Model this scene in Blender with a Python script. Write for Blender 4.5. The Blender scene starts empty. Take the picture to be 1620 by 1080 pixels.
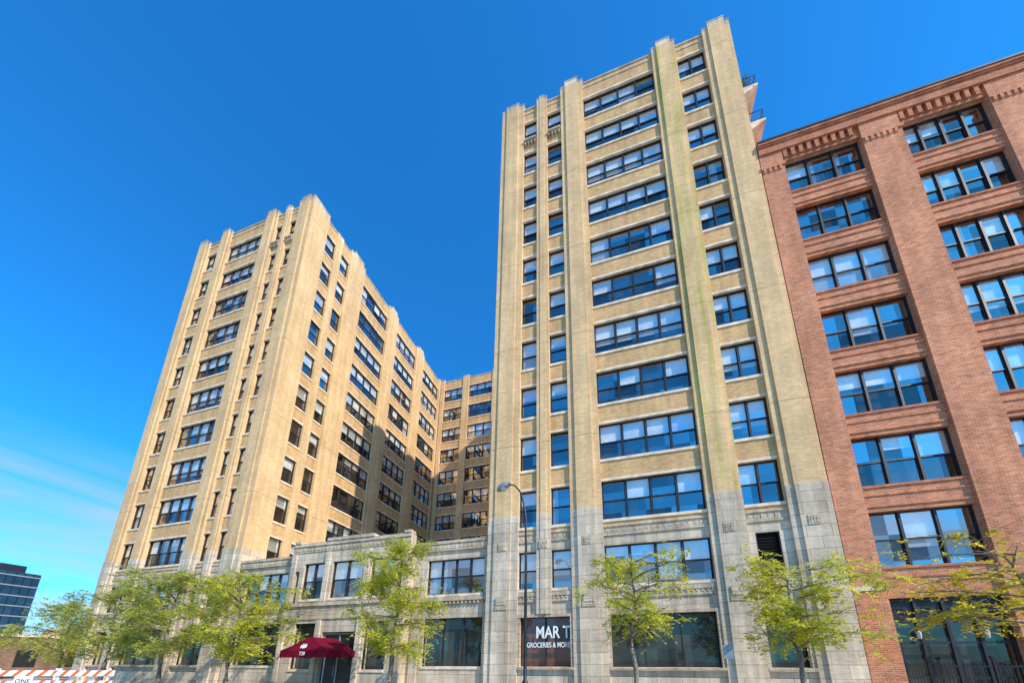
import bpy, math, random
from mathutils import Vector, Matrix
R=math.radians
C=bpy.context.scene.collection
SC=bpy.context.scene
# ---------------------------------------------------------------- camera
PX,YH,YV,XL,XR=850.0,1045.0,-1370.0,-1200.0,998.0
dl=(PX-XL)*(XR-PX)/(YH-YV); CY=YH-dl; FF=math.sqrt(dl*(CY-YV))
pitch=math.atan2(dl,FF); yaw=math.atan2(XR-PX,math.hypot(FF,dl))
D,ZC=18.0,1.9
cp,sp,cyw,syw=math.cos(pitch),math.sin(pitch),math.cos(yaw),math.sin(yaw)
right=Vector((cyw,syw,0)); fwd=Vector((-syw*cp,cyw*cp,sp)); up=right.cross(fwd)
cam=bpy.data.cameras.new('camera'); co=bpy.data.objects.new('camera',cam); C.objects.link(co)
m=Matrix.Identity(4)
for i in range(3):
    m[i][0]=right[i]; m[i][1]=up[i]; m[i][2]=-fwd[i]
m[0][3],m[1][3],m[2][3]=0,-D,ZC
co.matrix_world=m
cam.sensor_width=36; cam.sensor_fit='HORIZONTAL'; cam.lens=FF/1620*36
cam.shift_x=-(PX-810)/1620; cam.shift_y=(CY-540)/1620; cam.clip_end=5000; cam.clip_start=.05
SC.camera=co
SC.view_settings.view_transform='Standard'; SC.view_settings.look='None'; SC.view_settings.exposure=0
# ---------------------------------------------------------------- materials
def newmat(name):
    M=bpy.data.materials.new(name); M.use_nodes=True
    nt=M.node_tree; b=nt.nodes['Principled BSDF']; return M,nt,b
def N(nt,t,**k):
    n=nt.nodes.new(t)
    for a,v in k.items(): setattr(n,a,v)
    return n
def wallvec(nt):
    g=N(nt,'ShaderNodeNewGeometry'); s=N(nt,'ShaderNodeSeparateXYZ'); nt.links.new(g.outputs['Position'],s.inputs[0])
    a=N(nt,'ShaderNodeMath',operation='ADD'); nt.links.new(s.outputs[0],a.inputs[0]); nt.links.new(s.outputs[1],a.inputs[1])
    c=N(nt,'ShaderNodeCombineXYZ'); nt.links.new(a.outputs[0],c.inputs[0]); nt.links.new(s.outputs[2],c.inputs[1])
    return g,s,c
def masonry(name,c1,c2,mortar,bw,bh,ms,rough=.9,stain=.35,bump=.3,msmooth=.1,joints=0,green=False,blotch=.25):
    M,nt,b=newmat(name); L=nt.links.new
    g,s,c=wallvec(nt)
    br=N(nt,'ShaderNodeTexBrick'); L(c.outputs[0],br.inputs['Vector'])
    br.inputs['Color1'].default_value=(*c1,1); br.inputs['Color2'].default_value=(*c2,1); br.inputs['Mortar'].default_value=(*mortar,1)
    br.inputs['Scale'].default_value=1; br.inputs['Brick Width'].default_value=bw; br.inputs['Row Height'].default_value=bh
    br.inputs['Mortar Size'].default_value=ms; br.inputs['Mortar Smooth'].default_value=msmooth
    n1=N(nt,'ShaderNodeTexNoise'); n1.inputs['Scale'].default_value=.35; n1.inputs['Detail'].default_value=7; n1.inputs['Roughness'].default_value=.65; L(g.outputs['Position'],n1.inputs['Vector'])
    mp=N(nt,'ShaderNodeMapping'); mp.inputs['Scale'].default_value=(2.2,2.2,.18); L(g.outputs['Position'],mp.inputs['Vector'])
    n2=N(nt,'ShaderNodeTexNoise'); n2.inputs['Scale'].default_value=1.1; n2.inputs['Detail'].default_value=6; L(mp.outputs[0],n2.inputs['Vector'])
    ad=N(nt,'ShaderNodeMath',operation='ADD'); L(n1.outputs['Fac'],ad.inputs[0]); L(n2.outputs['Fac'],ad.inputs[1])
    mr=N(nt,'ShaderNodeMapRange'); mr.inputs['From Min'].default_value=.7; mr.inputs['From Max'].default_value=1.3
    mr.inputs['To Min'].default_value=1-stain; mr.inputs['To Max'].default_value=1+stain*.35; L(ad.outputs[0],mr.inputs['Value'])
    # individual darker courses and patches
    mb=N(nt,'ShaderNodeMapping'); mb.inputs['Scale'].default_value=(1.6,1.6,7); L(g.outputs['Position'],mb.inputs['Vector'])
    n4=N(nt,'ShaderNodeTexNoise'); n4.inputs['Scale'].default_value=1.4; n4.inputs['Detail'].default_value=5; n4.inputs['Roughness'].default_value=.75; L(mb.outputs[0],n4.inputs['Vector'])
    m4=N(nt,'ShaderNodeMapRange'); m4.inputs['From Min'].default_value=.3; m4.inputs['From Max'].default_value=.7; m4.inputs['To Min'].default_value=1-blotch; m4.inputs['To Max'].default_value=1+blotch*.5; L(n4.outputs['Fac'],m4.inputs['Value'])
    mm=N(nt,'ShaderNodeMath',operation='MULTIPLY'); L(mr.outputs[0],mm.inputs[0]); L(m4.outputs[0],mm.inputs[1])
    mx=N(nt,'ShaderNodeVectorMath',operation='SCALE'); L(br.outputs['Color'],mx.inputs[0]); L(mm.outputs[0],mx.inputs['Scale'])
    out=mx.outputs[0]
    if joints:
        mo=N(nt,'ShaderNodeMath',operation='MODULO'); L(s.outputs[2],mo.inputs[0]); mo.inputs[1].default_value=joints
        lt=N(nt,'ShaderNodeMath',operation='LESS_THAN'); L(mo.outputs[0],lt.inputs[0]); lt.inputs[1].default_value=.06
        q=N(nt,'ShaderNodeMapRange'); L(lt.outputs[0],q.inputs['Value']); q.inputs['To Min'].default_value=1; q.inputs['To Max'].default_value=.68
        m2=N(nt,'ShaderNodeVectorMath',operation='SCALE'); L(out,m2.inputs[0]); L(q.outputs[0],m2.inputs['Scale']); out=m2.outputs[0]
    if green:
        mg=N(nt,'ShaderNodeMapping'); mg.inputs['Scale'].default_value=(3.5,3.5,.12); L(g.outputs['Position'],mg.inputs['Vector'])
        ng=N(nt,'ShaderNodeTexNoise'); ng.inputs['Scale'].default_value=1.0; ng.inputs['Detail'].default_value=4; L(mg.outputs[0],ng.inputs['Vector'])
        rg=N(nt,'ShaderNodeMapRange'); rg.inputs['From Min'].default_value=.5; rg.inputs['From Max'].default_value=.66; rg.inputs['To Max'].default_value=.75; L(ng.outputs['Fac'],rg.inputs['Value'])
        xm=N(nt,'ShaderNodeMix',data_type='RGBA',blend_type='MULTIPLY'); L(rg.outputs[0],xm.inputs['Factor']); L(out,xm.inputs['A']); xm.inputs['B'].default_value=(.66,.95,.35,1); out=xm.outputs['Result']
    L(out,b.inputs['Base Color']); b.inputs['Roughness'].default_value=rough; b.inputs['Specular IOR Level'].default_value=.1
    n3=N(nt,'ShaderNodeTexNoise'); n3.inputs['Scale'].default_value=9; n3.inputs['Detail'].default_value=5; L(g.outputs['Position'],n3.inputs['Vector'])
    sb=N(nt,'ShaderNodeMath',operation='SUBTRACT'); L(n3.outputs['Fac'],sb.inputs[0]); L(br.outputs['Fac'],sb.inputs[1])
    bp=N(nt,'ShaderNodeBump'); bp.inputs['Strength'].default_value=bump; bp.inputs['Distance'].default_value=.02; L(sb.outputs[0],bp.inputs['Height']); L(bp.outputs[0],b.inputs['Normal'])
    return M
tan=masonry('tan_brick',(.90,.53,.235),(.72,.40,.16),(.80,.54,.29),.26,.09,.012,stain=.30,bump=.55,blotch=.28)
tanp=masonry('tan_pier_brick',(.96,.61,.305),(.83,.50,.225),(.85,.60,.34),.26,.09,.012,stain=.28,bump=.55,joints=7.5,blotch=.18)
tang=masonry('weathered_tan_brick',(.96,.61,.30),(.84,.51,.22),(.85,.60,.33),.26,.09,.012,stain=.30,bump=.55,joints=7.5,green=True,blotch=.2)
lime=masonry('limestone',(.85,.67,.49),(.70,.54,.385),(.40,.30,.20),1.15,.58,.012,stain=.45,bump=.5,blotch=.2)
trim=masonry('carved_stone',(.80,.62,.44),(.66,.50,.34),(.40,.30,.19),.6,.3,.01,stain=.45,bump=.9,blotch=.3)
red=masonry('red_brick',(.92,.32,.145),(.66,.19,.08),(.78,.47,.31),.24,.085,.012,stain=.32,bump=.6,blotch=.34)
redd=masonry('dark_red_brick',(.78,.25,.115),(.58,.165,.072),(.64,.36,.23),.24,.085,.012,stain=.32,bump=.6,blotch=.34)
oldb=masonry('old_brown_brick',(.36,.20,.13),(.28,.15,.10),(.3,.24,.18),.3,.1,.01)
def noisy(name,c,rough=.7,var=.25,scale=3,metal=0,bump=.1,spec=.4):
    M,nt,b=newmat(name); L=nt.links.new
    g=N(nt,'ShaderNodeNewGeometry'); n=N(nt,'ShaderNodeTexNoise'); n.inputs['Scale'].default_value=scale; n.inputs['Detail'].default_value=7; L(g.outputs['Position'],n.inputs['Vector'])
    mr=N(nt,'ShaderNodeMapRange'); mr.inputs['From Min'].default_value=.3; mr.inputs['From Max'].default_value=.7; mr.inputs['To Min'].default_value=1-var; mr.inputs['To Max'].default_value=1+var; L(n.outputs['Fac'],mr.inputs['Value'])
    v=N(nt,'ShaderNodeVectorMath',operation='SCALE'); v.inputs[0].default_value=c; L(mr.outputs[0],v.inputs['Scale']); L(v.outputs[0],b.inputs['Base Color'])
    b.inputs['Roughness'].default_value=rough; b.inputs['Metallic'].default_value=metal; b.inputs['Specular IOR Level'].default_value=spec
    bp=N(nt,'ShaderNodeBump'); bp.inputs['Strength'].default_value=bump; bp.inputs['Distance'].default_value=.02; L(n.outputs['Fac'],bp.inputs['Height']); L(bp.outputs[0],b.inputs['Normal'])
    return M
frameM=noisy('dark_window_frame',(.026,.024,.024),.5,.3,5)
stone=noisy('pale_stone_sill',(.84,.65,.46),.85,.3,2)
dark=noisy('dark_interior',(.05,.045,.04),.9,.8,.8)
redroom=noisy('brown_red_interior',(.22,.05,.03),.9,.6,1.2)
blindM=noisy('white_blind',(.88,.87,.84),.8,.08,4)
curtM=noisy('grey_curtain',(.62,.62,.62),.8,.3,6)
asph=noisy('worn_road_surface',(.16,.15,.14),.9,.3,4,bump=.4)
pave=masonry('concrete_paving',(.52,.48,.42),(.48,.44,.38),(.28,.26,.22),1.5,1.5,.015)
earth=noisy('pale_ground',(.42,.38,.31),.95,.3,.05)
paint=noisy('road_paint',(.75,.74,.7),.7,.2,5)
blackM=noisy('black_painted_metal',(.018,.018,.02),.4,.3,6)
greyM=noisy('grey_metal',(.30,.31,.32),.45,.2,6,metal=.3)
lampM=noisy('lamp_lens',(.62,.60,.52),.35,.1,6)
awn=noisy('red_canvas',(.17,.005,.02),.85,.25,3,bump=.3,spec=.1)
whiteM=noisy('white_lettering',(.9,.9,.88),.6,.04,5)
orangeM=noisy('orange_reflective',(.85,.16,.02),.5,.1,5)
bark=noisy('bark',(.26,.20,.15),.95,.4,14,bump=.8)
door_m=noisy('dark_door',(.03,.026,.022),.4,.3,4)
def glassmat(name,f0,f1,tint,gl=(1,.96,.90),ns=.6,st=.02):
    M=bpy.data.materials.new(name); M.use_nodes=True; nt=M.node_tree; nt.nodes.clear(); L=nt.links.new
    o=N(nt,'ShaderNodeOutputMaterial'); mx=N(nt,'ShaderNodeMixShader'); t=N(nt,'ShaderNodeBsdfTransparent'); g=N(nt,'ShaderNodeBsdfGlossy')
    t.inputs[0].default_value=(*tint,1); g.inputs['Color'].default_value=(*gl,1); g.inputs['Roughness'].default_value=.02
    ge=N(nt,'ShaderNodeNewGeometry'); n=N(nt,'ShaderNodeTexNoise'); n.inputs['Scale'].default_value=ns; L(ge.outputs['Position'],n.inputs['Vector'])
    b=N(nt,'ShaderNodeBump'); b.inputs['Strength'].default_value=st*10; b.inputs['Distance'].default_value=.05; L(n.outputs['Fac'],b.inputs['Height']); L(b.outputs[0],g.inputs['Normal'])
    n2=N(nt,'ShaderNodeTexWhiteNoise'); sn=N(nt,'ShaderNodeVectorMath',operation='SNAP'); sn.inputs[1].default_value=(1.3,1.3,1.25); L(ge.outputs['Position'],sn.inputs[0]); L(sn.outputs[0],n2.inputs['Vector'])
    mr=N(nt,'ShaderNodeMapRange'); mr.inputs['To Min'].default_value=f0; mr.inputs['To Max'].default_value=f1; L(n2.outputs['Value'],mr.inputs['Value'])
    L(mr.outputs[0],mx.inputs[0]); L(t.outputs[0],mx.inputs[1]); L(g.outputs[0],mx.inputs[2]); L(mx.outputs[0],o.inputs[0]); return M
gl_up=glassmat('window_glass',.16,.58,(.95,.97,.97)); gl_lo=glassmat('screened_glass',.08,.45,(.66,.68,.70)); gl_shop=glassmat('shop_glass',.03,.08,(.85,.88,.86),ns=.3)
def leafmat(name,c):
    M=bpy.data.materials.new(name); M.use_nodes=True; nt=M.node_tree; nt.nodes.clear(); L=nt.links.new
    o=N(nt,'ShaderNodeOutputMaterial'); mx=N(nt,'ShaderNodeMixShader'); d=N(nt,'ShaderNodeBsdfDiffuse'); t=N(nt,'ShaderNodeBsdfTranslucent')
    g=N(nt,'ShaderNodeNewGeometry'); n=N(nt,'ShaderNodeTexNoise'); n.inputs['Scale'].default_value=1.8; n.inputs['Detail'].default_value=4; L(g.outputs['Position'],n.inputs['Vector'])
    r=N(nt,'ShaderNodeValToRGB'); r.color_ramp.elements[0].position=.32; r.color_ramp.elements[1].position=.68
    r.color_ramp.elements[0].color=(c[0]*.5,c[1]*.62,c[2]*.7,1); r.color_ramp.elements[1].color=(c[0]*1.3,c[1]*1.2,c[2],1)
    L(n.outputs['Fac'],r.inputs[0]); L(r.outputs[0],d.inputs[0]); L(r.outputs[0],t.inputs[0]); mx.inputs[0].default_value=.5
    L(d.outputs[0],mx.inputs[1]); L(t.outputs[0],mx.inputs[2]); L(mx.outputs[0],o.inputs[0]); return M
leafG=leafmat('green_leaves',(.66,.64,.09)); leafY=leafmat('yellow_green_leaves',(.76,.62,.05)); leafD=leafmat('dull_green_leaves',(.58,.58,.14))
# ---------------------------------------------------------------- mesh builder
class MB:
    def __init__(s): s.v=[]; s.f=[]; s.m=[]
    def box(s,x0,x1,y0,y1,z0,z1,mi=0):
        n=len(s.v); s.v+=[(x0,y0,z0),(x1,y0,z0),(x1,y1,z0),(x0,y1,z0),(x0,y0,z1),(x1,y0,z1),(x1,y1,z1),(x0,y1,z1)]
        for q in ((0,3,2,1),(4,5,6,7),(0,1,5,4),(1,2,6,5),(2,3,7,6),(3,0,4,7)): s.f.append(tuple(n+i for i in q)); s.m.append(mi)
    def quad(s,*p,mi=0):
        n=len(s.v); s.v+=[tuple(q) for q in p]; s.f.append(tuple(range(n,n+len(p)))); s.m.append(mi)
    def tube(s,pts,rad,seg=8,mi=0,cap=True):
        pts=[Vector(p) for p in pts]; base=len(s.v)
        for i,p in enumerate(pts):
            d=(pts[min(i+1,len(pts)-1)]-pts[max(i-1,0)]).normalized()
            a=Vector((1,0,0)) if abs(d.z)>.999 else d.cross(Vector((0,0,1))).normalized()
            b=d.cross(a)
            for k in range(seg):
                t=2*math.pi*k/seg; q=p+(a*math.cos(t)+b*math.sin(t))*rad[i]; s.v.append(tuple(q))
        for i in range(len(pts)-1):
            for k in range(seg):
                a0=base+i*seg+k; a1=base+i*seg+(k+1)%seg
                s.f.append((a0,a1,a1+seg,a0+seg)); s.m.append(mi)
        if cap:
            s.f.append(tuple(base+k for k in range(seg))); s.m.append(mi)
            s.f.append(tuple(base+(len(pts)-1)*seg+k for k in range(seg))); s.m.append(mi)
    def mesh(s,name,mats,smooth=False):
        me=bpy.data.meshes.new(name); me.from_pydata(s.v,[],s.f)
        for M in mats: me.materials.append(M)
        me.polygons.foreach_set('material_index',s.m)
        if smooth: me.polygons.foreach_set('use_smooth',[True]*len(s.f))
        me.update(); return me
    def build(s,name,mats,parent=None,loc=(0,0,0),rz=0,smooth=False):
        return link(name,s.mesh(name,mats,smooth),parent,loc,rz)
def link(name,me,parent=None,loc=(0,0,0),rz=0):
    o=bpy.data.objects.new(name,me); C.objects.link(o); o.location=loc; o.rotation_euler=(0,0,rz)
    if parent is not None: o.parent=parent
    return o
def thing(name,label,cat,loc=(0,0,0),group=None,rz=0):
    o=bpy.data.objects.new(name,None); C.objects.link(o); o.location=loc; o.rotation_euler=(0,0,rz); o['label']=label; o['category']=cat
    if group: o['group']=group
    return o
def neg(p): return (-p[0],-p[1],-p[2])
def struct(o): o['kind']='structure'; return o
def textmesh(name,s,size,mat,parent,loc,rz=0,depth=.01,align='CENTER',sx=1,bold=0):
    cu=bpy.data.curves.new(name,'FONT'); cu.body=s; cu.size=size; cu.extrude=depth; cu.align_x=align; cu.offset=bold
    t=bpy.data.objects.new('t',cu); C.objects.link(t); bpy.context.view_layer.update()
    me=bpy.data.meshes.new_from_object(t.evaluated_get(bpy.context.evaluated_depsgraph_get()))
    bpy.data.objects.remove(t); me.transform(Matrix.Diagonal((sx,1,1,1))); me.transform(Matrix.Rotation(R(90),4,'X'))
    me.materials.clear(); me.materials.append(mat); me.name=name
    return link(name,me,parent,loc,rz)
# ---------------------------------------------------------------- windows
rng=random.Random(4)
cache={}
def window_meshes(w,h,n,shop):
    key=(round(w,2),round(h,2),n,shop)
    if key in cache: return cache[key]
    f=MB(); e=.05; x0,x1=-w/2,w/2
    f.box(x0,x0+e,-.06,.08,0,h); f.box(x1-e,x1,-.06,.08,0,h); f.box(x0+e,x1-e,-.06,.08,0,e); f.box(x0+e,x1-e,-.06,.08,h-e,h)
    iw=(w-2*e); mw=.10 if not shop else .07; lw=(iw-(n-1)*mw)/n; g=MB(); lights=[]
    mid=h*.5
    for k in range(n):
        a=x0+e+k*(lw+mw); b=a+lw; lights.append((a,b))
        if k: f.box(a-mw,a,-.07,.07,e,h-e)
        if not shop:
            s=.03
            f.box(a,b,-.02,.05,mid-.035,mid+.035)
            f.box(a,a+s,-.01,.03,mid+.035,h-e); f.box(b-s,b,-.01,.03,mid+.035,h-e)
            f.box(a,a+s,.02,.06,e,mid-.035); f.box(b-s,b,.02,.06,e,mid-.035); f.box(a+s,b-s,.02,.06,e,e+s)
            g.quad((a,.01,mid),(b,.01,mid),(b,.01,h-e),(a,.01,h-e),mi=0)
            g.quad((a,.04,e),(b,.04,e),(b,.04,mid),(a,.04,mid),mi=1)
        else:
            g.quad((a,.01,e),(b,.01,e),(b,.01,h-e),(a,.01,h-e),mi=0)
    bl=[]
    if not shop:
        for var in range(14):
            q=MB(); same=rng.random(); lowc=h*rng.choice((.5,.52,.5,.65,.35,.08))
            for (a,b) in lights:
                r=rng.random()
                if same<.4: r=.1
                elif same<.52: r=.9
                if r<.62:
                    low=lowc if same<.4 else h*rng.choice((.5,.52,.62,.35,.74,.5,.08)); q.quad((a+.02,.085,low),(b-.02,.085,low),(b-.02,.085,h-e),(a+.02,.085,h-e))
                elif r<.75:
                    ww=(b-a)*rng.uniform(.25,.6); st=8
                    for j in range(st):
                        xa=a+ww*j/st; xb=a+ww*(j+1)/st; ya=.10+.03*(j%2); yb=.10+.03*((j+1)%2)
                        q.quad((xa,ya,e),(xb,yb,e),(xb,yb,h-e),(xa,ya,h-e),mi=1)
            bl.append(q.mesh('blind',[blindM,curtM]) if q.f else None)
    s=MB(); s.box(x0+.002,x1-.002,-.26,-.06,-.15,.012)
    l=MB(); l.box(x0+.002,x1-.002,-.212,-.07,h-.01,h+.14)
    s2=MB(); s2.box(x0+.002,x1-.002,-.31,-.06,-.10,.012)
    r=(f.mesh('window',[frameM]),g.mesh('glass',[gl_shop if shop else gl_up,gl_lo]),bl,s.mesh('sill',[stone]),l.mesh('lintel',[stone]),s2.mesh('sill',[redd]))
    cache[key]=r; return r
def put_window(parent,org,rz,u,z,w,h,n,shop=False,depth=.2,name='window',label=None,lint=True):
    fm,gm,bl,sm,lm,s2=window_meshes(w,h,n,shop)
    c,s=math.cos(rz),math.sin(rz)
    P=parent.location
    o=link(name,fm,parent,(org[0]+u*c-depth*s-P.x,org[1]+u*s+depth*c-P.y,org[2]+z-P.z),rz)
    if label: o['label']=label
    link('glass',gm,o); link('sill',sm if depth==.2 else s2,o)
    if lint and not shop and depth==.2: link('lintel',lm,o)
    if bl:
        b=rng.choice(bl)
        if b: link('blind',b,o)
    return o
ROW0,FL,WH=9.55,3.75,2.4
UP=[(ROW0+FL*k,WH) for k in range(10)]
LT,PT=9.1,10.3
def pier(parent,org,rz,steps,base=0.1,mat=None,lt=PT):
    q=MB()
    for (a,b,p0,p1,t) in steps:
        q.box(a,b,-p0-.03,p1,base,lt,1); q.box(a,b,-p0,p1,lt,t-.5,0)
        q.box(a,b,-p0,p1,t-.5,t,1); q.box(a-.03,b+.03,-p0-.03,p1+.003,t,t+.07,1)
    P=parent.location
    return q.build('pier',[mat or tanp,lime],parent,(org[0]-P.x,org[1]-P.y,org[2]-P.z),rz)
def spandrels(name,parent,org,rz,bays,matb=tan,lt=LT,base=.1):
    q=MB(); bays=sorted(bays); e=.05
    for (a,b,ops,top) in bays:
        z=base
        for (z0,h) in ops+[(top,0)]:
            if z0>z:
                if z<lt<z0: q.box(a-e,b+e,0,.43,z,lt,1); q.box(a-e,b+e,0,.43,lt,z0,0)
                else: q.box(a-e,b+e,0,.43,z,z0,1 if z0<=lt else 0)
            z=z0+h
    for i in range(len(bays)-1):
        q.box(bays[i][1]+.02,bays[i+1][0]-.02,.05,.4,base,46.5,0)
    P=parent.location
    return q.build(name,[matb,lime],parent,(org[0]-P.x,org[1]-P.y,org[2]-P.z),rz)
G0,G1,S0,S1=1.6,4.4,5.83,8.06
def tower_front(T,mp,gn):
    org=(0,0,0); TL=neg(T.location)
    def iv(a,b):
        a,b=mp(a),mp(b); return (min(a,b),max(a,b))
    A=iv(-5.96,-4.84); B=iv(-4.0,-2.84); W=iv(-1.04,4.28); Pp=iv(5.94,7.83)
    AB=iv(-5.96,-2.84)
    sec=[(S0,S1-S0)]+UP
    spandrels('front_wall',T,org,0,[(A[0],A[1],sec,47.2),(B[0],B[1],sec,47.2),(W[0],W[1],sec,47.5),(Pp[0],Pp[1],sec,47.2)],base=G1+.001)
    for a,b in (AB,W,Pp):
        g=MB(); g.box(a,b,-.02,.45,.1,G0); g.build('base_wall',[lime],T,TL)
    for (a,b,n) in ((A[0],A[1],1),(B[0],B[1],1),(W[0],W[1],4),(Pp[0],Pp[1],2)):
        for (z,h) in UP: put_window(T,org,0,(a+b)/2,z,b-a-.004,h,n)
        if not (gn=='main' and n==2): put_window(T,org,0,(a+b)/2,S0,b-a-.004,S1-S0,n,lint=False)
    for (a,b),n in ((AB,2),(W,3),(Pp,1)):
        put_window(T,org,0,(a+b)/2,G0,b-a-.004,G1-G0,n,shop=True,name='shop_window')
    def S(a,b,p0,p1,t): x=iv(a,b); return (x[0],x[1],p0,p1,t)
    ext=.16
    pier(T,org,0,[S(-7.87-(ext if gn!='main' else 0),-5.96,.16,.45,47.8),S(-7.45,-6.4,.25,-.16,47.95)])
    pier(T,org,0,[S(-4.84,-4.0,.16,.45,47.6),S(-4.6,-4.24,.20,-.16,47.75)],base=G1+.002)
    pier(T,org,0,[S(-2.84,-1.04,.16,.45,47.8),S(-2.45,-1.43,.26,-.16,48.1)])
    pier(T,org,0,[S(4.28,5.94,.16,.45,47.8),S(4.62,5.6,.26,-.16,48.1)],mat=tang if gn=='main' else None)
    pier(T,org,0,[S(7.83,9.63,.16,.45,47.5),S(8.2,9.3,.25,-.16,47.8)])
    for a,b in (A,B,W,Pp):
        t=47.5 if (a,b)==W else 47.2
        c=MB(); c.box(a,b,-.06,.45,t+.001,t+.12); c.box(a,b,-.04,0,t-.55,t-.4)
        c.build('parapet',[lime],T,TL)
    for a,b in (A,B):
        c=MB(); z=UP[-1][0]; c.box(a+.05,b-.05,-.3,0,z-.32,z-.17)
        for k in range(4): x=a+.12+k*(b-a-.36)/3; c.box(x,x+.12,-.2,0,z-.6,z-.32)
        c.build('bracketed_ledge',[lime],T,TL)
    for a,b in (A,B,W,Pp):
        c=MB(); c.box(a,b,-.12,0,S0-.42,S0-.2); c.box(a,b,-.07,0,S0-.75,S0-.42)
        x=a+.06
        while x<b-.12: c.box(x,x+.11,-.10,-.07,S0-.56,S0-.42); x+=.24
        c.build('string_course',[trim],T,TL)
        c=MB(); c.box(a,b,-.07,0,8.6,8.72); c.box(a,b,-.08,0,9.1,9.2)
        c.box(a,b,-.03,0,8.72,9.1)
        x=a+.1
        while x<b-.2:
            c.box(x,x+.18,-.045,-.03,8.82,9.0); x+=.3
        c.build('carved_band',[trim],T,TL)
    for u in (-6.9,-4.42,-1.94,5.11,8.73):
        c=MB(); x=mp(u); y=-.28 if u!=-4.42 else -.22
        c.box(x-.24,x+.24,y-.04,-.16,8.15,8.65)
        for dx in (-.12,0,.12): c.box(x+dx-.04,x+dx+.04,y-.06,y-.04,8.22,8.58)
        c.build('carved_block',[trim],T,TL)
        if u!=-4.42:
            c=MB(); c.box(x-.35,x+.35,y-.05,-.16,4.7,4.95); c.box(x-.28,x+.28,y-.08,-.16,4.95,5.4); c.build('pier_ornament',[trim],T,TL)
    for a,b in (AB,W,Pp):
        c=MB()
        c.box(a,a+.16,-.14,.1,G0,G1-.16); c.box(b-.16,b,-.14,.1,G0,G1-.16); c.box(a,b,-.14,.1,G1-.16,G1-.002); c.box(a,b,-.2,-.02,G0-.14,G0-.001)
        c.build('shop_surround',[trim],T,TL)
    i=MB(); lo=min(mp(-7.8),mp(9.5)); hi=max(mp(-7.8),mp(9.5)); i.quad((lo,.44,1),(hi,.44,1),(hi,.44,46.4),(lo,.44,46.4)); i.build('interior',[dark],T,TL)
    return A,B,W,Pp
T1=thing('brick_tower','tall tan brick tower right of the courtyard, beside the red brick building','building',(.88,0,0))
A,B,W,Pp=tower_front(T1,lambda u:u,'main')
q=MB(); q.box(-7.87,9.63,.47,40,0,46.8); q.box(-7.87,-7.4,.47,40,46.8,47.4); q.box(9.2,9.63,.47,40,46.8,47.4); q.box(-7.4,9.2,39.6,40,46.8,47.4); q.build('side_and_rear_wall',[tan],T1,neg(T1.location))
q=MB(); q.quad((-5.9,.33,G0),(-2.9,.33,G0),(-2.9,.33,G1),(-5.9,.33,G1)); q.build('shop_interior',[redroom],T1,neg(T1.location))
a,b=Pp
for x0,x1 in ((a,a+.35),(b-.5,b)):
    q=MB(); q.box(x0,x1,-.02,.3,S0,S1); q.build('stone_infill',[lime],T1,neg(T1.location))
q=MB()
for k in range(14):
    z=S0+.05+k*.155; q.quad((a+.36,.05,z),(b-.51,.05,z),(b-.51,.17,z+.1),(a+.36,.17,z+.1))
q.box(a+.352,a+.40,-.01,.2,S0,S1); q.box(b-.55,b-.502,-.01,.2,S0,S1); q.box(a+.4,b-.55,.0,.19,S1-.06,S1-.01)
q.build('louvre',[blackM],T1,neg(T1.location))
for z,pl in ((42.3,True),(38.5,False)):
    q=MB(); q.box(9.633,11.3,1.2,4.2,z,z+.22,0); q.quad((9.633,1.2,z-.9),(9.633,4.2,z-.9),(11.2,4.2,z-.001),(11.2,1.2,z-.001)); q.quad((9.633,1.2,z-.9),(11.2,1.2,z-.001),(9.633,1.2,z-.001))
    b=q.build('balcony',[stone],T1,neg(T1.location))
    r=MB()
    for zz in (z+1.2,z+.35):
        r.tube([(9.65,1.25,zz),(11.25,1.25,zz),(11.25,4.15,zz),(9.65,4.15,zz)],[.03]*4,6)
    for i in range(12): r.tube([(9.7+i*.14,1.25,z+.2),(9.7+i*.14,1.25,z+1.2)],[.012]*2,4)
    for i in range(20): r.tube([(11.25,1.3+i*.145,z+.2),(11.25,1.3+i*.145,z+1.2)],[.012]*2,4)
    r.build('railing',[blackM],b)
pr=random.Random(3)
PL=thing('balcony_plant','dark green potted plant on the top corner balcony of the right tower','plant',(10.4,1.6,42.52))
q=MB(); q.tube([(0,0,0),(0,0,.35)],[.14,.2],10); q.build('pot',[redd],PL)
q=MB()
for i in range(420):
    o=Vector((pr.gauss(0,.3),pr.gauss(0,.22),.9+pr.gauss(0,.32))); u=Vector((pr.gauss(0,1),pr.gauss(0,1),pr.gauss(0,1))).normalized()*.09; w_=u.cross(Vector((pr.gauss(0,1),1,pr.gauss(0,1)))).normalized()*.04
    q.quad(o-u,o-w_,o+u,o+w_)
q.build('foliage',[leafmat('plant_leaves',(.10,.17,.05))],PL)
sw=thing('window_lettering','white shop lettering reading MART and GROCERIES & MORE in the window behind the lamp post','sign',(-4.1,.02,3))
textmesh('large_letters','MAR T',.9,whiteM,sw,(.12,0,.12),sx=.72,bold=.016)
textmesh('small_letters','GROCERIES & MORE',.38,whiteM,sw,(-.13,0,-.38),sx=.7,bold=.005)
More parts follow.
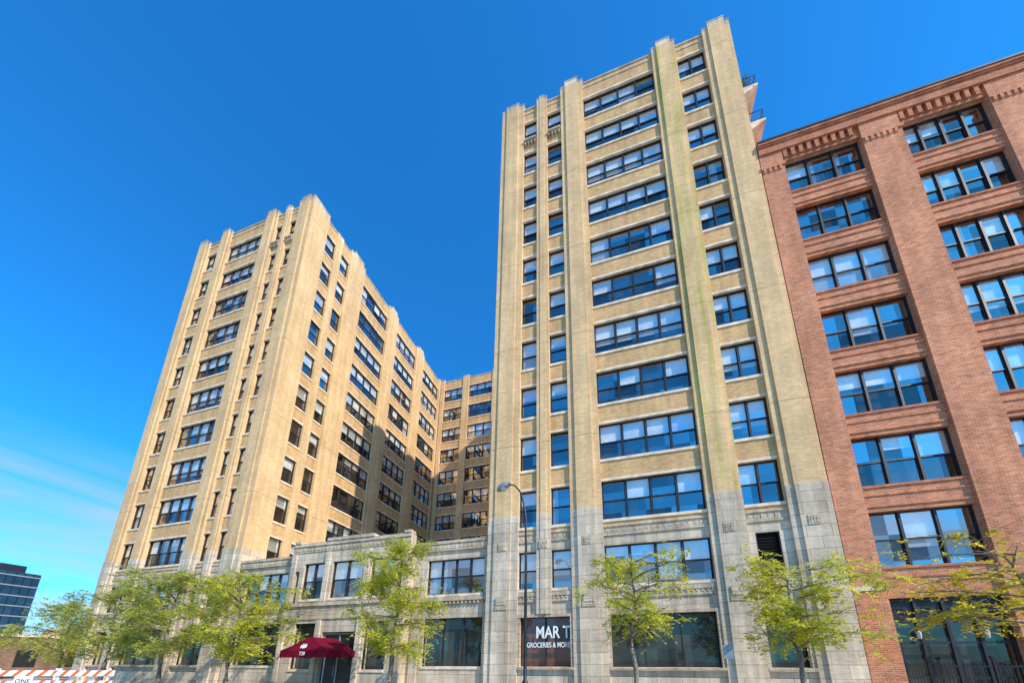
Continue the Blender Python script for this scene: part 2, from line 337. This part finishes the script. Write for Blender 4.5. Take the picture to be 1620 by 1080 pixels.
# left tower
K=.926
mpl=lambda u:-28.2-K*(u+7.87)
T2=thing('brick_tower','tan brick tower left of the courtyard, its sunlit courtyard side partly in shadow','building',(-36.3,0,0))
tower_front(T2,mpl,'left')
q=MB(); q.box(-44.4,-28.67,.47,40,0,46.8); q.box(-44.4,-44,.47,40,46.8,47.4); q.build('side_and_rear_wall',[tan],T2,neg(T2.location))
so=(-28.2,0,0); rz=R(90)
SA,SB=(1.67,2.86),(3.6,4.7); SW=[(6.8,11.2),(13.0,17.35),(19.15,23.6)]
spandrels('side_wall',T2,so,rz,[(a,b,UP,47.3) for a,b in [SA,SB]+SW])
for a,b in (SA,SB):
    for z,h in UP: put_window(T2,so,rz,(a+b)/2,z,b-a-.004,h,1)
for a,b in SW:
    for z,h in UP: put_window(T2,so,rz,(a+b)/2,z,b-a-.004,h,4)
pier(T2,so,rz,[(.455,1.67,.16,.45,47.8)])
pier(T2,so,rz,[(2.86,3.6,.10,.45,47.5)])
for a,b in ((4.7,6.8),(11.2,13.0),(17.35,19.15)): pier(T2,so,rz,[(a,b,.16,.45,47.7),(a+.38,b-.38,.24,-.16,48.0)])
pier(T2,so,rz,[(23.6,24.09,.16,.45,47.7)])
for a,b in [SA,SB]+SW:
    q=MB(); q.box(a,b,-.06,.45,47.301,47.42); q.build('parapet',[lime],T2,(so[0]-T2.location.x,0,0),rz)
q=MB(); q.quad((.5,.44,1),(24,.44,1),(24,.44,46.4),(.5,.44,46.4)); q.build('interior',[dark],T2,(so[0]-T2.location.x,0,0),rz)
# rear wing
T3=thing('rear_wing','shaded tan brick wing closing the back of the courtyard between the two towers','building',(-18,24.1,0))
ro=(0,24.1,0)
RB=[(-27.3,-23.9,3),(-22.8,-18.7,3),(-17.5,-13.4,3),(-12.3,-8.6,3)]
spandrels('front_wall',T3,ro,0,[(a,b,UP,47.2) for a,b,n in RB])
for a,b,n in RB:
    for z,h in UP: put_window(T3,ro,0,(a+b)/2,z,b-a-.004,h,n)
for a,b in ((-27.9,-27.3),(-23.9,-22.8),(-18.7,-17.5),(-13.4,-12.3),(-8.6,-7.9)): pier(T3,ro,0,[(a,b,.16,.45,47.6)])
q=MB(); q.quad((-27.9,.44,1),(-7.9,.44,1),(-7.9,.44,46.4),(-27.9,.44,46.4)); q.build('interior',[dark],T3,(18,0,0))
for a,b,n in RB:
    q=MB(); q.box(a,b,-.06,.45,47.201,47.32); q.build('parapet',[lime],T3,(18,0,0))
q=MB(); q.box(-28.6,-7.9,24.57,40,0,46.8); q.build('core_wall',[tan],T3,neg(T3.location))
# ---------------------------------------------------------------- entrance block
T4=thing('entrance_block','low pale limestone entrance block joining the two towers behind the red awning','building',(-17.7,0,0))
off=neg(T4.location)
LW=(-27.2,-23.3); RW=(-12.0,-8.15)
def allst(bays,name,o):
    q=MB()
    for (a,b,ops,top) in bays:
        z=.1
        for (z0,h) in ops+[(top,0)]:
            if z0>z: q.box(a,b,0,.45,z,z0)
            z=z0+h
    return q.build(name,[lime],T4,(o[0]+17.7,o[1],0))
two=[(G0,G1-G0),(S0,S1-S0)]
o0=(0,.1,0)
allst([(-27.92,LW[0],[],9.3),(LW[0],LW[1],two,9.3),(LW[1],-22.4,[],9.3)],'wing_wall',o0)
allst([(-13.0,RW[0],[],9.3),(RW[0],RW[1],two,9.3),(RW[1],-7.874,[],9.3)],'wing_wall',o0)
for a,b in (LW,RW):
    put_window(T4,o0,0,(a+b)/2,S0,b-a-.004,S1-S0,4,lint=False); put_window(T4,o0,0,(a+b)/2,G0,b-a-.004,G1-G0,3,shop=True,name='shop_window')
o1=(0,-.45,0); F1,F2,CW=(-21.3,-19.6),(-15.8,-14.1),(-18.9,-16.5)
sl=(4.3,3.6)
allst([(-22.4,-22.05,[],9.9),(-22.05,-21.65,[sl],9.9),(-21.65,F1[0],[],9.9),(F1[0],F1[1],[(1.4,2.9),(5.9,2.5)],9.9),(F1[1],-19.0,[],9.9),(-19.0,-18.9,[(.1,3.6)],9.9),(-18.9,-16.5,[(.1,3.6),(5.9,2.5)],9.9),(-16.5,-16.4,[(.1,3.6)],9.9),(-16.4,F2[0],[],9.9),(F2[0],F2[1],[(1.4,2.9),(5.9,2.5)],9.9),(F2[1],-13.75,[],9.9),(-13.75,-13.35,[sl],9.9),(-13.35,-13.0,[],9.9)],'portal_wall',o1)
for (a,b) in (F1,F2): put_window(T4,o1,0,(a+b)/2,5.9,b-a-.004,2.5,2,lint=False); put_window(T4,o1,0,(a+b)/2,1.4,b-a-.004,2.9,1,shop=True,name='shop_window')
put_window(T4,o1,0,-17.7,5.9,2.396,2.5,2,lint=False)
for a,b in ((-22.05,-21.65),(-13.75,-13.35)):
    q=MB(); q.box(a,b,-.15,-.05,4.3,7.9); q.build('slot_window',[frameM],T4,off)
for x0,x1 in ((-22.4,-21.9),(-13.5,-13)):
    q=MB(); q.box(x0,x1,-.003,.1,.1,9.9); q.build('portal_return',[lime],T4,off)
for pts in (((-28,.54,.5),(-22,.54,.5),(-22,.54,9),(-28,.54,9)),((-13.4,.54,.5),(-7.9,.54,.5),(-7.9,.54,9),(-13.4,.54,9)),((-22.3,-.02,.1),(-13.1,-.02,.1),(-13.1,-.02,9),(-22.3,-.02,9))):
    q=MB(); q.quad(*pts); q.build('interior',[dark],T4,off)
q=MB(); q.box(-27.9,-7.88,.56,10,0,9.2); q.build('roof',[lime],T4,off)
for a,b in ((-27.92,-22.41),(-12.99,-7.88)):
    q=MB(); q.box(a,b,-.08,.1,9.05,9.17); q.box(a,b,-.03,.1,8.6,9.05)
    x=a+.1
    while x<b-.2: q.box(x,x+.13,-.045,-.03,8.74,8.93); x+=.28
    q.build('cornice',[trim],T4,off)
    q=MB(); q.box(a,b,-.06,.1,S0-.42,S0-.2)
    x=a+.1
    while x<b-.2: q.box(x,x+.12,-.03,.1,S0-.6,S0-.42); x+=.26
    q.build('string_course',[trim],T4,off)
q=MB(); q.box(-22.45,-12.95,-.55,-.45,9.6,9.72); q.box(-22.43,-12.97,-.5,-.45,9.2,9.6)
q.box(-19.6,-15.8,-.5,.0,9.9,10.12); q.box(-22.4,-21.9,-.5,0,9.9,10.08); q.box(-13.5,-13.0,-.5,0,9.9,10.08)
x=-22.2
while x<-13.3: q.box(x,x+.16,-.52,-.5,9.3,9.5); x+=.32
q.build('portal_cornice',[trim],T4,off)
q=MB(); q.box(-22.4,-13,-.6,-.45,S0-.42,S0-.2); q.box(-22.4,-13,-.53,-.45,4.55,4.73); q.box(-22.4,-13,-.49,-.45,4.73,S0-.42); q.build('portal_band',[trim],T4,off)
for x in (-22.2,-19.3,-16.1,-13.2):
    q=MB(); q.box(x-.18,x+.18,-.58,-.45,.1,4.5); q.build('pilaster',[lime],T4,off)
    q=MB(); q.box(x-.18,x+.18,-.53,-.45,5.7,8.5); q.box(x-.2,x+.2,-.55,-.45,8.5,9.1); q.build('upper_pilaster',[lime],T4,off)
for x in (-27.6,-22.75,-12.5):
    q=MB(); q.box(x-.25,x+.25,-.02,.1,.1,5.2); q.build('pilaster',[lime],T4,off)
q=MB(); q.box(-18.98,-16.42,-.25,-.18,.1,3.68); d=q.build('door',[door_m],T4,off)
q=MB()
for x in (-18.9,-17.7,-16.5): q.box(x-.05,x+.05,-.3,-.252,.12,3.6)
for z in (.14,2.5,3.55): q.box(-18.85,-16.55,-.3,-.252,z,z+.09)
q.build('door_frame',[greyM],d)
q=MB()
for s in(-.12,.12): q.tube([(-17.7+s,-.36,1.0),(-17.7+s,-.36,1.6)],[.02,.02],6)
q.build('handle',[greyM],d)
# awning
AW=thing('awning','dark red canvas entrance awning with white crest and the number 728','awning',(-17.65,-.67,2.05))
ax0,ax1,ay0,ay1,b0,b1,rt=-1.6,1.6,-2.1,0,.05,.45,1.2
q=MB()
q.quad((ax0,ay0,b0),(ax1,ay0,b0),(ax1,ay0,b1),(ax0,ay0,b1)); q.quad((ax1,ay0,b0),(ax1,ay1,b0),(ax1,ay1,b1),(ax1,ay0,b1)); q.quad((ax0,ay1,b0),(ax0,ay0,b0),(ax0,ay0,b1),(ax0,ay1,b1))
q.build('valance',[awn],AW)
# tent-shaped canopy with slightly concave flared slopes
q=MB(); ry=ay0+.4
def ring(t):
    k=(1-t)**1.5   # concave profile
    hx=1.6*(1-t)+.0*k; hx=.05+1.55*(1-t)**.85 if t<1 else .05
    return hx, ay0+(ry-ay0)*t, b1+(rt-b1)*(t**1.25)
seg=[ring(i/5) for i in range(6)]
for i in range(5):
    (h0,y0,z0),(h1,y1,z1)=seg[i],seg[i+1]
    q.quad((-h0,y0,z0),(h0,y0,z0),(h1,y1,z1),(-h1,y1,z1)); q.quad((h0,y0,z0),(h0,ay1,z0),(h1,ay1,z1),(h1,y1,z1)); q.quad((-h0,ay1,z0),(-h0,y0,z0),(-h1,y1,z1),(-h1,ay1,z1))
q.quad((-.05,ry,rt),(.05,ry,rt),(.05,ay1,rt),(-.05,ay1,rt))
q.build('canopy',[awn],AW)
textmesh('number','728',.28,whiteM,AW,(0,ay0-.02,b0+.12),depth=.005)
q=MB(); n=Vector((0,-1,.2)).normalized(); base=Vector((0,ay0-.03,b1+.02)); upv=Vector((0,ry-ay0,rt-b1)).normalized()
def em(pts):
    q.quad(*[base+Vector((x*.6,0,0))+upv*(y*.62)+n*.03 for x,y in pts])
em([(-.16,.42),(-.17,.25),(0,.08),(.17,.25),(.16,.42)])
for k in range(5):
    x=-.2+k*.1; em([(x-.04,.48),(x+.04,.48),(x+(.03 if k>2 else -.03 if k<2 else 0),.64)])
em([(-.24,.44),(.24,.44),(.24,.475),(-.24,.475)])
for s in(-1,1): em([(s*.2,.4),(s*.36,.5),(s*.34,.2),(s*.2,.12)][::s])
q.build('crest',[whiteM],AW)
for x in(ax0+.05,ax1-.05):
    q=MB(); q.tube([(x,ay0+.05,-1.92),(x,ay0+.05,b0+.1)],[.03,.03],8); q.build('support_pole',[greyM],AW)
# ---------------------------------------------------------------- red brick building
T5=thing('red_brick_building','red brick loft building with corbelled cornice and dark three-light windows at the right edge','building',(18,0,0))
off=neg(T5.location); bo=(0,0,0)
BB=[(10.9,14.85,3),(16.7,20.55,4),(22.4,26.3,4)]
rows=[(5.95+3.9*k,2.62) for k in range(7)]
q=MB()
for a,b,n in BB:
    z=.1
    for (z0,h) in [(.1,4.45)]+rows+[(32.9,0)]:
        if z0>z: q.box(a-.05,b+.05,0,.48,z,z0)
        z=z0+h
    for (z0,h) in rows: q.box(a,b,-.05,0,z0-.5,z0-.42); q.box(a,b,-.06,0,z0+h+.22,z0+h+.3)
for a,b in ((14.87,16.68),(20.57,22.38)): q.box(a,b,.05,.4,.1,32)
q.build('front_wall',[red],T5,off)
for bi,(a,b,n) in enumerate(BB):
    for (z,h) in rows: put_window(T5,bo,0,(a+b)/2,z,b-a-.004,h,n,depth=.25)
for a,b in ((9.68,10.9),(14.85,16.7),(20.55,22.4),(26.3,28)):
    q=MB(); q.box(a,b,-.16,.5,.1,32.9); q.box(a-.06,b+.06,-.22,-.0,31.5,31.75); q.box(a-.02,b+.02,-.2,-.16,4.9,5.1,1)
    x=a+.08
    while x<b-.15: q.box(x,x+.14,-.22,-.16,31.2,31.5); x+=.28
    q.build('pier',[red,stone],T5,off)
q=MB()
q.box(9.68,28,-.24,.5,32.75,33.3); q.box(9.68,28,-.30,.5,33.3,33.42); q.box(9.64,28,-.36,.5,33.42,33.6,0); q.box(9.62,28,-.40,.5,33.6,33.72,1)
for a,b,n in BB:
    x=a+.05
    while x<b-.2:
        q.box(x,x+.2,-.18,0,32.1,32.75)
        q.quad((x+.2,-.179,32.75),(x+.2,-.179,32.62),(x+.26,-.179,32.72),(x+.31,-.179,32.745)); q.quad((x+.42,-.179,32.75),(x+.31,-.179,32.745),(x+.36,-.179,32.72),(x+.42,-.179,32.62))
        x+=.42
    q.box(a,b,-.08,0,31.9,32.1)
q.build('corbelled_cornice',[redd,frameM],T5,off)
q=MB(); q.box(9.68,28,.5,30,0,33.2); q.build('side_and_rear_wall',[redd],T5,off)
q=MB(); q.quad((9.7,.49,.5),(27,.49,.5),(27,.49,32.5),(9.7,.49,32.5)); q.build('interior',[dark],T5,off)
for bi,(a,b,n) in enumerate(BB):
    q=MB(); q.box(a,b,.2,.3,3.6,4.55); 
    for k in range(5): x=a+k*(b-a-.12)/4; q.box(x,x+.12,.12,.2,.1,4.5)
    for z in (1.2,2.6,3.5,4.4): q.box(a,b,.14,.199,z,z+.1)
    k=q.build('entrance_screen',[frameM],T5,off)
    g=MB(); g.quad((a,.22,.1),(b,.22,.1),(b,.22,3.6),(a,.22,3.6)); g.build('glass',[gl_shop],k)
    for j in range(4):
        g=MB(); x=a+.12+(j+.5)*(b-a-.12)/4-.06
        pts=[(x+.3*math.cos(t),.13,3.98+.24*math.sin(t)) for t in [2*math.pi*i/16 for i in range(17)]]
        g.tube(pts,[.016]*17,5); g.tube([(x-.3,.13,3.98),(x+.3,.13,3.98)],[.012]*2,5); g.tube([(x,.13,3.74),(x,.13,4.22)],[.012]*2,5)
        g.build('ring_ornament',[door_m],k)
    for s in (-1,1):
        g=MB(); x=(a+b)/2+s*1.1; g.tube([(x,.06,2.8),(x,.06,2.87),(x,.06,3.08),(x,.06,3.15)],[.04,.07,.08,.02],8); g.box(x-.02,x+.02,.05,.2,3.1,3.14); g.build('wall_lantern',[lampM],k)
FN=thing('iron_railing','black iron railing in front of the red brick building entrance','railing',(13,-2.2,.15))
q=MB()
for z in (.25,1.55): q.box(-2.6,4.5,-.025,.025,z,z+.05)
for k in range(60): x=-2.55+k*.12; q.box(x,x+.02,-.01,.01,.0,1.7)
q.build('bars',[blackM],FN)
for k in range(5):
    x=-2.6+k*1.77; q=MB(); q.box(x-.04,x+.04,-.04,.04,0,1.85); q.box(x-.06,x+.06,-.06,.06,1.85,1.92); q.build('post',[blackM],FN)
# ---------------------------------------------------------------- ground
q=MB(); q.quad((-1500,-1500,-.02),(1500,-1500,-.02),(1500,1500,-.02),(-1500,1500,-.02)); struct(q.build('ground',[earth]))
q=MB(); q.quad((-600,-15.5,0),(600,-15.5,0),(600,-6,0),(-600,-6,0)); struct(q.build('road',[asph]))
q=MB(); q.quad((-61,-6,0.004),(-49,-6,0.004),(-49,300,0.004),(-61,300,0.004)); struct(q.build('side_road',[asph]))
q=MB(); q.box(-49,120,-6,60,-.3,.13); struct(q.build('pavement',[pave]))
q=MB(); q.box(-600,600,-25,-15.5,-.3,.13); struct(q.build('pavement_near',[pave]))
q=MB()
for k in range(-12,12): q.quad((k*9,-10.8,.004),(k*9+3,-10.8,.004),(k*9+3,-10.68,.004),(k*9,-10.68,.004))
struct(q.build('lane_marking',[paint]))
# ---------------------------------------------------------------- trees
def tree(x,y,z0,h,rx,label,seed,mat,group=None,clusters=75,leaves=70,leaf=.065,lean=0,lo_=.36,name='street_tree',rise0=.25,rise1=.7,droop=.35):
    r=random.Random(seed); T=thing(name,label,'tree',(x,y,z0),group)
    q=MB()
    tr=[]; rad=[]
    for i in range(9):
        t=i/8; tr.append(Vector((lean*t*t+r.uniform(-.12,.12)*t*2,r.uniform(-.12,.12)*t*2,h*.86*t))); rad.append(.10*(h/7)*(1-t)**.8+.012)
    tr[0].x=0; tr[0].y=0
    q.tube(tr,rad,9)
    tips=[]
    for i in range(15):
        t=lo_+(.95-lo_)*i/14; k=t*8; a=tr[int(k)].lerp(tr[min(8,int(k)+1)],k-int(k))
        ang=i*2.4+r.uniform(-.7,.7); ln=rx*r.uniform(.5,1.2)*math.sin(math.pi*min(1,max(.18,(t-lo_+.14)/.85)))**.5
        dx,dy=math.cos(ang),math.sin(ang); pts=[a]; rise=r.uniform(rise0,rise1)
        for j in range(1,6):
            s=j/5; pts.append(a+Vector((dx*ln*s+r.uniform(-.08,.08),dy*ln*s+r.uniform(-.08,.08),ln*(rise*s*(1.25-.6*s)))))
        q.tube(pts,[.036*(1-s/5.5)*(h/7)+.006 for s in range(6)],6)
        for j in range(1,6):
            p=pts[j]; tips.append(p)
            for e in range(2):
                an=ang+r.uniform(-1.4,1.4); l2=ln*r.uniform(.2,.45); e2=p+Vector((math.cos(an)*l2,math.sin(an)*l2,r.uniform(-.4,.4)*l2))
                q.tube([p,(p+e2)/2+Vector((0,0,.05)),e2],[.012,.008,.005],4,cap=False); tips.append(e2); tips.append((p+e2)/2)
    q.build('trunk',[bark],T,smooth=True)
    c=MB(); V=c.v; F=c.f; Mi=c.m
    for k in range(clusters):
        p=r.choice(tips)+Vector((r.gauss(0,.12),r.gauss(0,.12),r.gauss(0,.14)))
        for sp_i in range(max(1,int(leaves*r.uniform(.5,1.3))//12)):
            an=r.uniform(0,6.283); l=r.uniform(.22,.55)*(leaf/.065); o0_=p+Vector((r.gauss(0,.15),r.gauss(0,.15),r.gauss(0,.15)))
            dr=Vector((math.cos(an),math.sin(an),r.uniform(-.8,.6))).normalized(); sd_=dr.cross(Vector((0,0,1))).normalized(); 
            for i in range(12):
                s=(i//2+.5)/6; side=1 if i%2 else -1
                o=o0_+dr*l*s+Vector((0,0,-droop*l*s*s))
                u=(sd_*side+dr*.5+Vector((0,0,r.uniform(-.8,.5)))).normalized()*leaf*r.uniform(.8,1.4); w_=dr*leaf*.42
                w_=w_+Vector((0,0,r.uniform(-.02,.02)))
                o=o+u*.9
                n=len(V); V+= [tuple(o-u),tuple(o-w_),tuple(o+u),tuple(o+w_)]; F.append((n,n+1,n+2,n+3)); Mi.append(0)
    c.build('crown',[mat],T)
    return T
sg='young street trees along the pavement'
tree(-10.5,-4.5,.13,8.9,1.95,'tall narrow young tree right of the red awning',5,leafG,sg,clusters=290,leaves=84,lo_=.3,rise0=-.2,rise1=.35,droop=.7)
tree(-20.4,-4.5,.13,7.4,2.5,'leafy green street tree just left of the red awning',8,leafG,sg,clusters=310,leaves=84,lo_=.28)
tree(-25.6,-4.5,.13,8.1,2.6,'second leafy tree left of the red awning',13,leafD,sg,clusters=310,leaves=84,lo_=.28)
tree(-30.6,-4.5,.13,7.5,2.5,'green tree before the front left corner of the left tower',21,leafD,sg,clusters=240,leaves=84,lo_=.28)
tree(-35.5,-4.3,.13,6.4,2.1,'small green street tree, leftmost along the pavement',34,leafD,sg,clusters=190,leaves=72,lo_=.28)
tree(.15,-4.7,.13,6.9,1.8,'slim yellow-green tree in front of the widest shop window',3,leafG,sg,clusters=130,leaves=72,rise0=.15,rise1=.6,lo_=.45)
tree(5.35,-4.7,.13,6.0,2.1,'spreading yellow-green tree in front of the tower corner beside the red brick',17,leafG,sg,clusters=185,leaves=72,rise0=.05,rise1=.5,lo_=.42)
tree(11.1,-5.0,.13,5.9,2.2,'yellowing tree in front of the red brick building entrance',41,leafY,sg,clusters=100,leaves=60,rise0=.0,rise1=.4,lo_=.52)
# ---------------------------------------------------------------- lamp post
LP=thing('street_lamp','tall black street lamp with curved arm before the middle of the right tower','street lamp',(-3.8,-6+.4,.13))
q=MB(); pts=[(0,0,0),(0,0,2),(0,0,4),(0,0,6.3),(-.03,0,7.4),(-.12,0,8.2),(-.3,0,8.75),(-.55,0,9.05),(-.8,0,9.1)]
q.tube(pts,[.075,.068,.06,.05,.044,.04,.035,.03,.028],10); q.build('pole',[blackM],LP,smooth=True)
q=MB(); q.tube([(0,0,0),(0,0,.15),(0,0,.5),(0,0,1.0),(0,0,1.1)],[.22,.2,.14,.12,.08],12); q.build('base',[blackM],LP)
q=MB(); q.tube([(0,0,3.0),(0,0,3.1)],[.09,.09],10); q.build('collar',[blackM],LP)
q=MB(); q.tube([(-.72,0,9.12),(-.82,0,9.14),(-1.0,0,9.08),(-1.2,0,8.96),(-1.32,0,8.86)],[.05,.13,.17,.14,.04],12); h=q.build('lamp_head',[greyM],LP,smooth=True)
q=MB(); q.tube([(-1.02,0,9.02),(-1.05,0,8.88),(-1.06,0,8.82)],[.15,.12,.04],12); q.build('lens',[lampM],h,smooth=True)
SP=thing('parking_sign','thin metal post with a small grey parking sign near the widest shop window','sign',(3.1,-5.4,.13))
q=MB(); q.box(-.025,.025,-.02,.02,0,2.3); q.build('post',[greyM],SP)
q=MB(); q.box(-.15,.15,-.035,-.021,1.85,2.3); q.build('sign_plate',[greyM],SP)
# ---------------------------------------------------------------- barricades
def barricade(x,y,rz_,label,txt=False):
    B_=thing('barricade',label,'barricade',(x,y,0),'striped barricades on the road',rz_)
    for z in (.55,.98,1.4):
        q=MB(); q.box(-1.2,1.2,-.03,.0,z-.12,z+.12,0); 
        k=-1.3
        while k<1.25:
            a=[(k,z-.12),(k+.16,z-.12),(k+.36,z+.12),(k+.2,z+.12)]
            a=[(min(1.2,max(-1.2,p)),s) for p,s in a]
            q.quad(*[(p,-.034,s) for p,s in a],mi=1); q.quad(*[(p,.004,s) for p,s in a][::-1],mi=1); k+=.42
        q.build('striped_board',[whiteM,orangeM],B_)
    for sx in(-1,1):
        q=MB(); q.box(sx*.95-.03,sx*.95+.03,.005,.06,.05,1.6); q.box(sx*.95-.03,sx*.95+.03,-.7,.7,0,.05); q.build('leg',[whiteM],B_)
    if txt:
        q=MB(); q.box(-.3,.3,-.06,-.04,.9,1.28); s=q.build('sign_plate',[whiteM],B_)
        textmesh('lettering','ONE',.24,blackM,s,(0,-.065,1.0),depth=.003)
    return B_
barricade(-24.9,-9.2,R(28),'orange and white barricade with a small white ONE plate, leftmost in the photo',True)
barricade(-22.5,-8.6,R(20),'orange and white striped barricade right of the one with a sign plate')
# ---------------------------------------------------------------- background left
G=thing('glass_office','distant dark glass office block at the far left edge','building',(-234,55,0))
q=MB(); q.box(-30,10,-8,2,0,35); b=q.build('body',[noisy('blue_glass',(.02,.05,.08),.15,.3,.3,metal=.3)],G)
q=MB()
for k in range(9):
    z=3.0+k*3.8; q.box(-30.3,10.3,-8.3,2.3,z,z+.4)
q.build('floor_bands',[noisy('pale_panel',(.26,.28,.30),.6,.1,.5)],G)
for k in range(20):
    q=MB(); x=-29.8+k*2; q.box(x,x+.15,-8.25,-8,0,35); q.build('mullion',[blackM],G)
for k in range(5):
    q=MB(); y=-7.8+k*2; q.box(10,10.25,y,y+.15,0,35); q.build('mullion',[blackM],G)
q=MB(); q.box(-26,4,-6,0,35.01,38.5); q.build('roof_plant',[blackM],G)
def lowb(x,y,w,d,h,mat,label):
    T=thing('low_building',label,'building',(x,y,0)); q=MB(); q.box(-w/2,w/2,-d/2,d/2,0,h); q.build('wall',[mat],T)
    q=MB(); q.box(-w/2-.15,w/2+.15,-d/2-.15,d/2+.15,h,h+.35); q.build('parapet',[stone],T)
    for k in range(int(d/4)):
        q=MB(); yy=-d/2+2+k*4; q.box(w/2,w/2+.05,yy-.8,yy+.8,1.2,3.2); q.build('window',[frameM],T)
    for k in range(int(w/4)):
        q=MB(); xx=-w/2+2+k*4; q.box(xx-.8,xx+.8,-d/2-.05,-d/2,1.2,3.2); q.build('window',[frameM],T)
lowb(-90,4,36,22,4.8,oldb,'low brown brick building beyond the side street at the far left')
lowb(-120,45,30,30,9,tan,'low tan building far behind the small trees at the left')
tree(-62.5,8,0,7.5,3.2,'round yellow-green tree beyond the side street, nearest the left tower',51,leafY,'trees beyond the side street',clusters=160,leaves=60,leaf=.12,name='distant_tree')
tree(-66,0,0,6.5,3.2,'low bushy tree before the brown brick building at the left edge',52,leafD,'trees beyond the side street',clusters=160,leaves=60,leaf=.12,name='distant_tree')
tree(-84,24,0,12.5,5,'tall yellowish tree behind the brown brick building at the left edge',53,leafY,'trees beyond the side street',clusters=190,leaves=60,leaf=.17,name='distant_tree')
tree(-100,30,0,12,5,'tall green tree behind the brown brick building, furthest left',54,leafD,'trees beyond the side street',clusters=190,leaves=60,leaf=.18,name='distant_tree')
# ---------------------------------------------------------------- light
sd=Vector((20.3,-9.8,17.8)).normalized()
el=math.asin(sd.z); ro_=math.atan2(sd.x,sd.y)
L_=bpy.data.lights.new('sun','SUN'); L_.energy=5; L_.angle=R(.5); L_.color=(1,.94,.80)
lo=bpy.data.objects.new('sun',L_); C.objects.link(lo); lo.rotation_euler=sd.to_track_quat('Z','Y').to_euler()
w=bpy.data.worlds.new('World'); SC.world=w; w.use_nodes=True; nt=w.node_tree; nt.nodes.clear(); L=nt.links.new
o=N(nt,'ShaderNodeOutputWorld'); bg=N(nt,'ShaderNodeBackground'); sk=N(nt,'ShaderNodeTexSky'); sk.sky_type='NISHITA'; sk.sun_disc=False
sk.sun_elevation=el; sk.sun_rotation=ro_; sk.air_density=1.0; sk.dust_density=.3; sk.ozone_density=3
hs=N(nt,'ShaderNodeMix',data_type='RGBA',blend_type='MULTIPLY'); hs.inputs['Factor'].default_value=1; L(sk.outputs[0],hs.inputs['A']); hs.inputs['B'].default_value=(.18,1.28,2.1,1)
tc=N(nt,'ShaderNodeTexCoord'); mp_=N(nt,'ShaderNodeMapping'); mp_.inputs['Scale'].default_value=(1.6,1.6,8); mp_.inputs['Rotation'].default_value=(0,R(8),0); L(tc.outputs['Generated'],mp_.inputs[0])
nz=N(nt,'ShaderNodeTexNoise'); nz.inputs['Scale'].default_value=1.9; nz.inputs['Detail'].default_value=8; nz.inputs['Distortion'].default_value=.5; L(mp_.outputs[0],nz.inputs['Vector'])
rp=N(nt,'ShaderNodeMapRange'); rp.inputs['From Min'].default_value=.34; rp.inputs['From Max'].default_value=.6; L(nz.outputs['Fac'],rp.inputs['Value'])
sx=N(nt,'ShaderNodeSeparateXYZ'); L(tc.outputs['Generated'],sx.inputs[0])
r2=N(nt,'ShaderNodeMapRange'); r2.inputs['From Min'].default_value=.38; r2.inputs['From Max'].default_value=.26; L(sx.outputs[2],r2.inputs['Value'])
ml=N(nt,'ShaderNodeMath',operation='MULTIPLY'); L(rp.outputs[0],ml.inputs[0]); L(r2.outputs[0],ml.inputs[1])
m2=N(nt,'ShaderNodeMath',operation='MULTIPLY'); L(ml.outputs[0],m2.inputs[0]); m2.inputs[1].default_value=.7
mx=N(nt,'ShaderNodeMix',data_type='RGBA'); L(m2.outputs[0],mx.inputs['Factor']); L(hs.outputs['Result'],mx.inputs['A']); mx.inputs['B'].default_value=(4.0,4.5,5.0,1)
L(mx.outputs['Result'],bg.inputs[0]); bg.inputs[1].default_value=.15; L(bg.outputs[0],o.inputs[0])
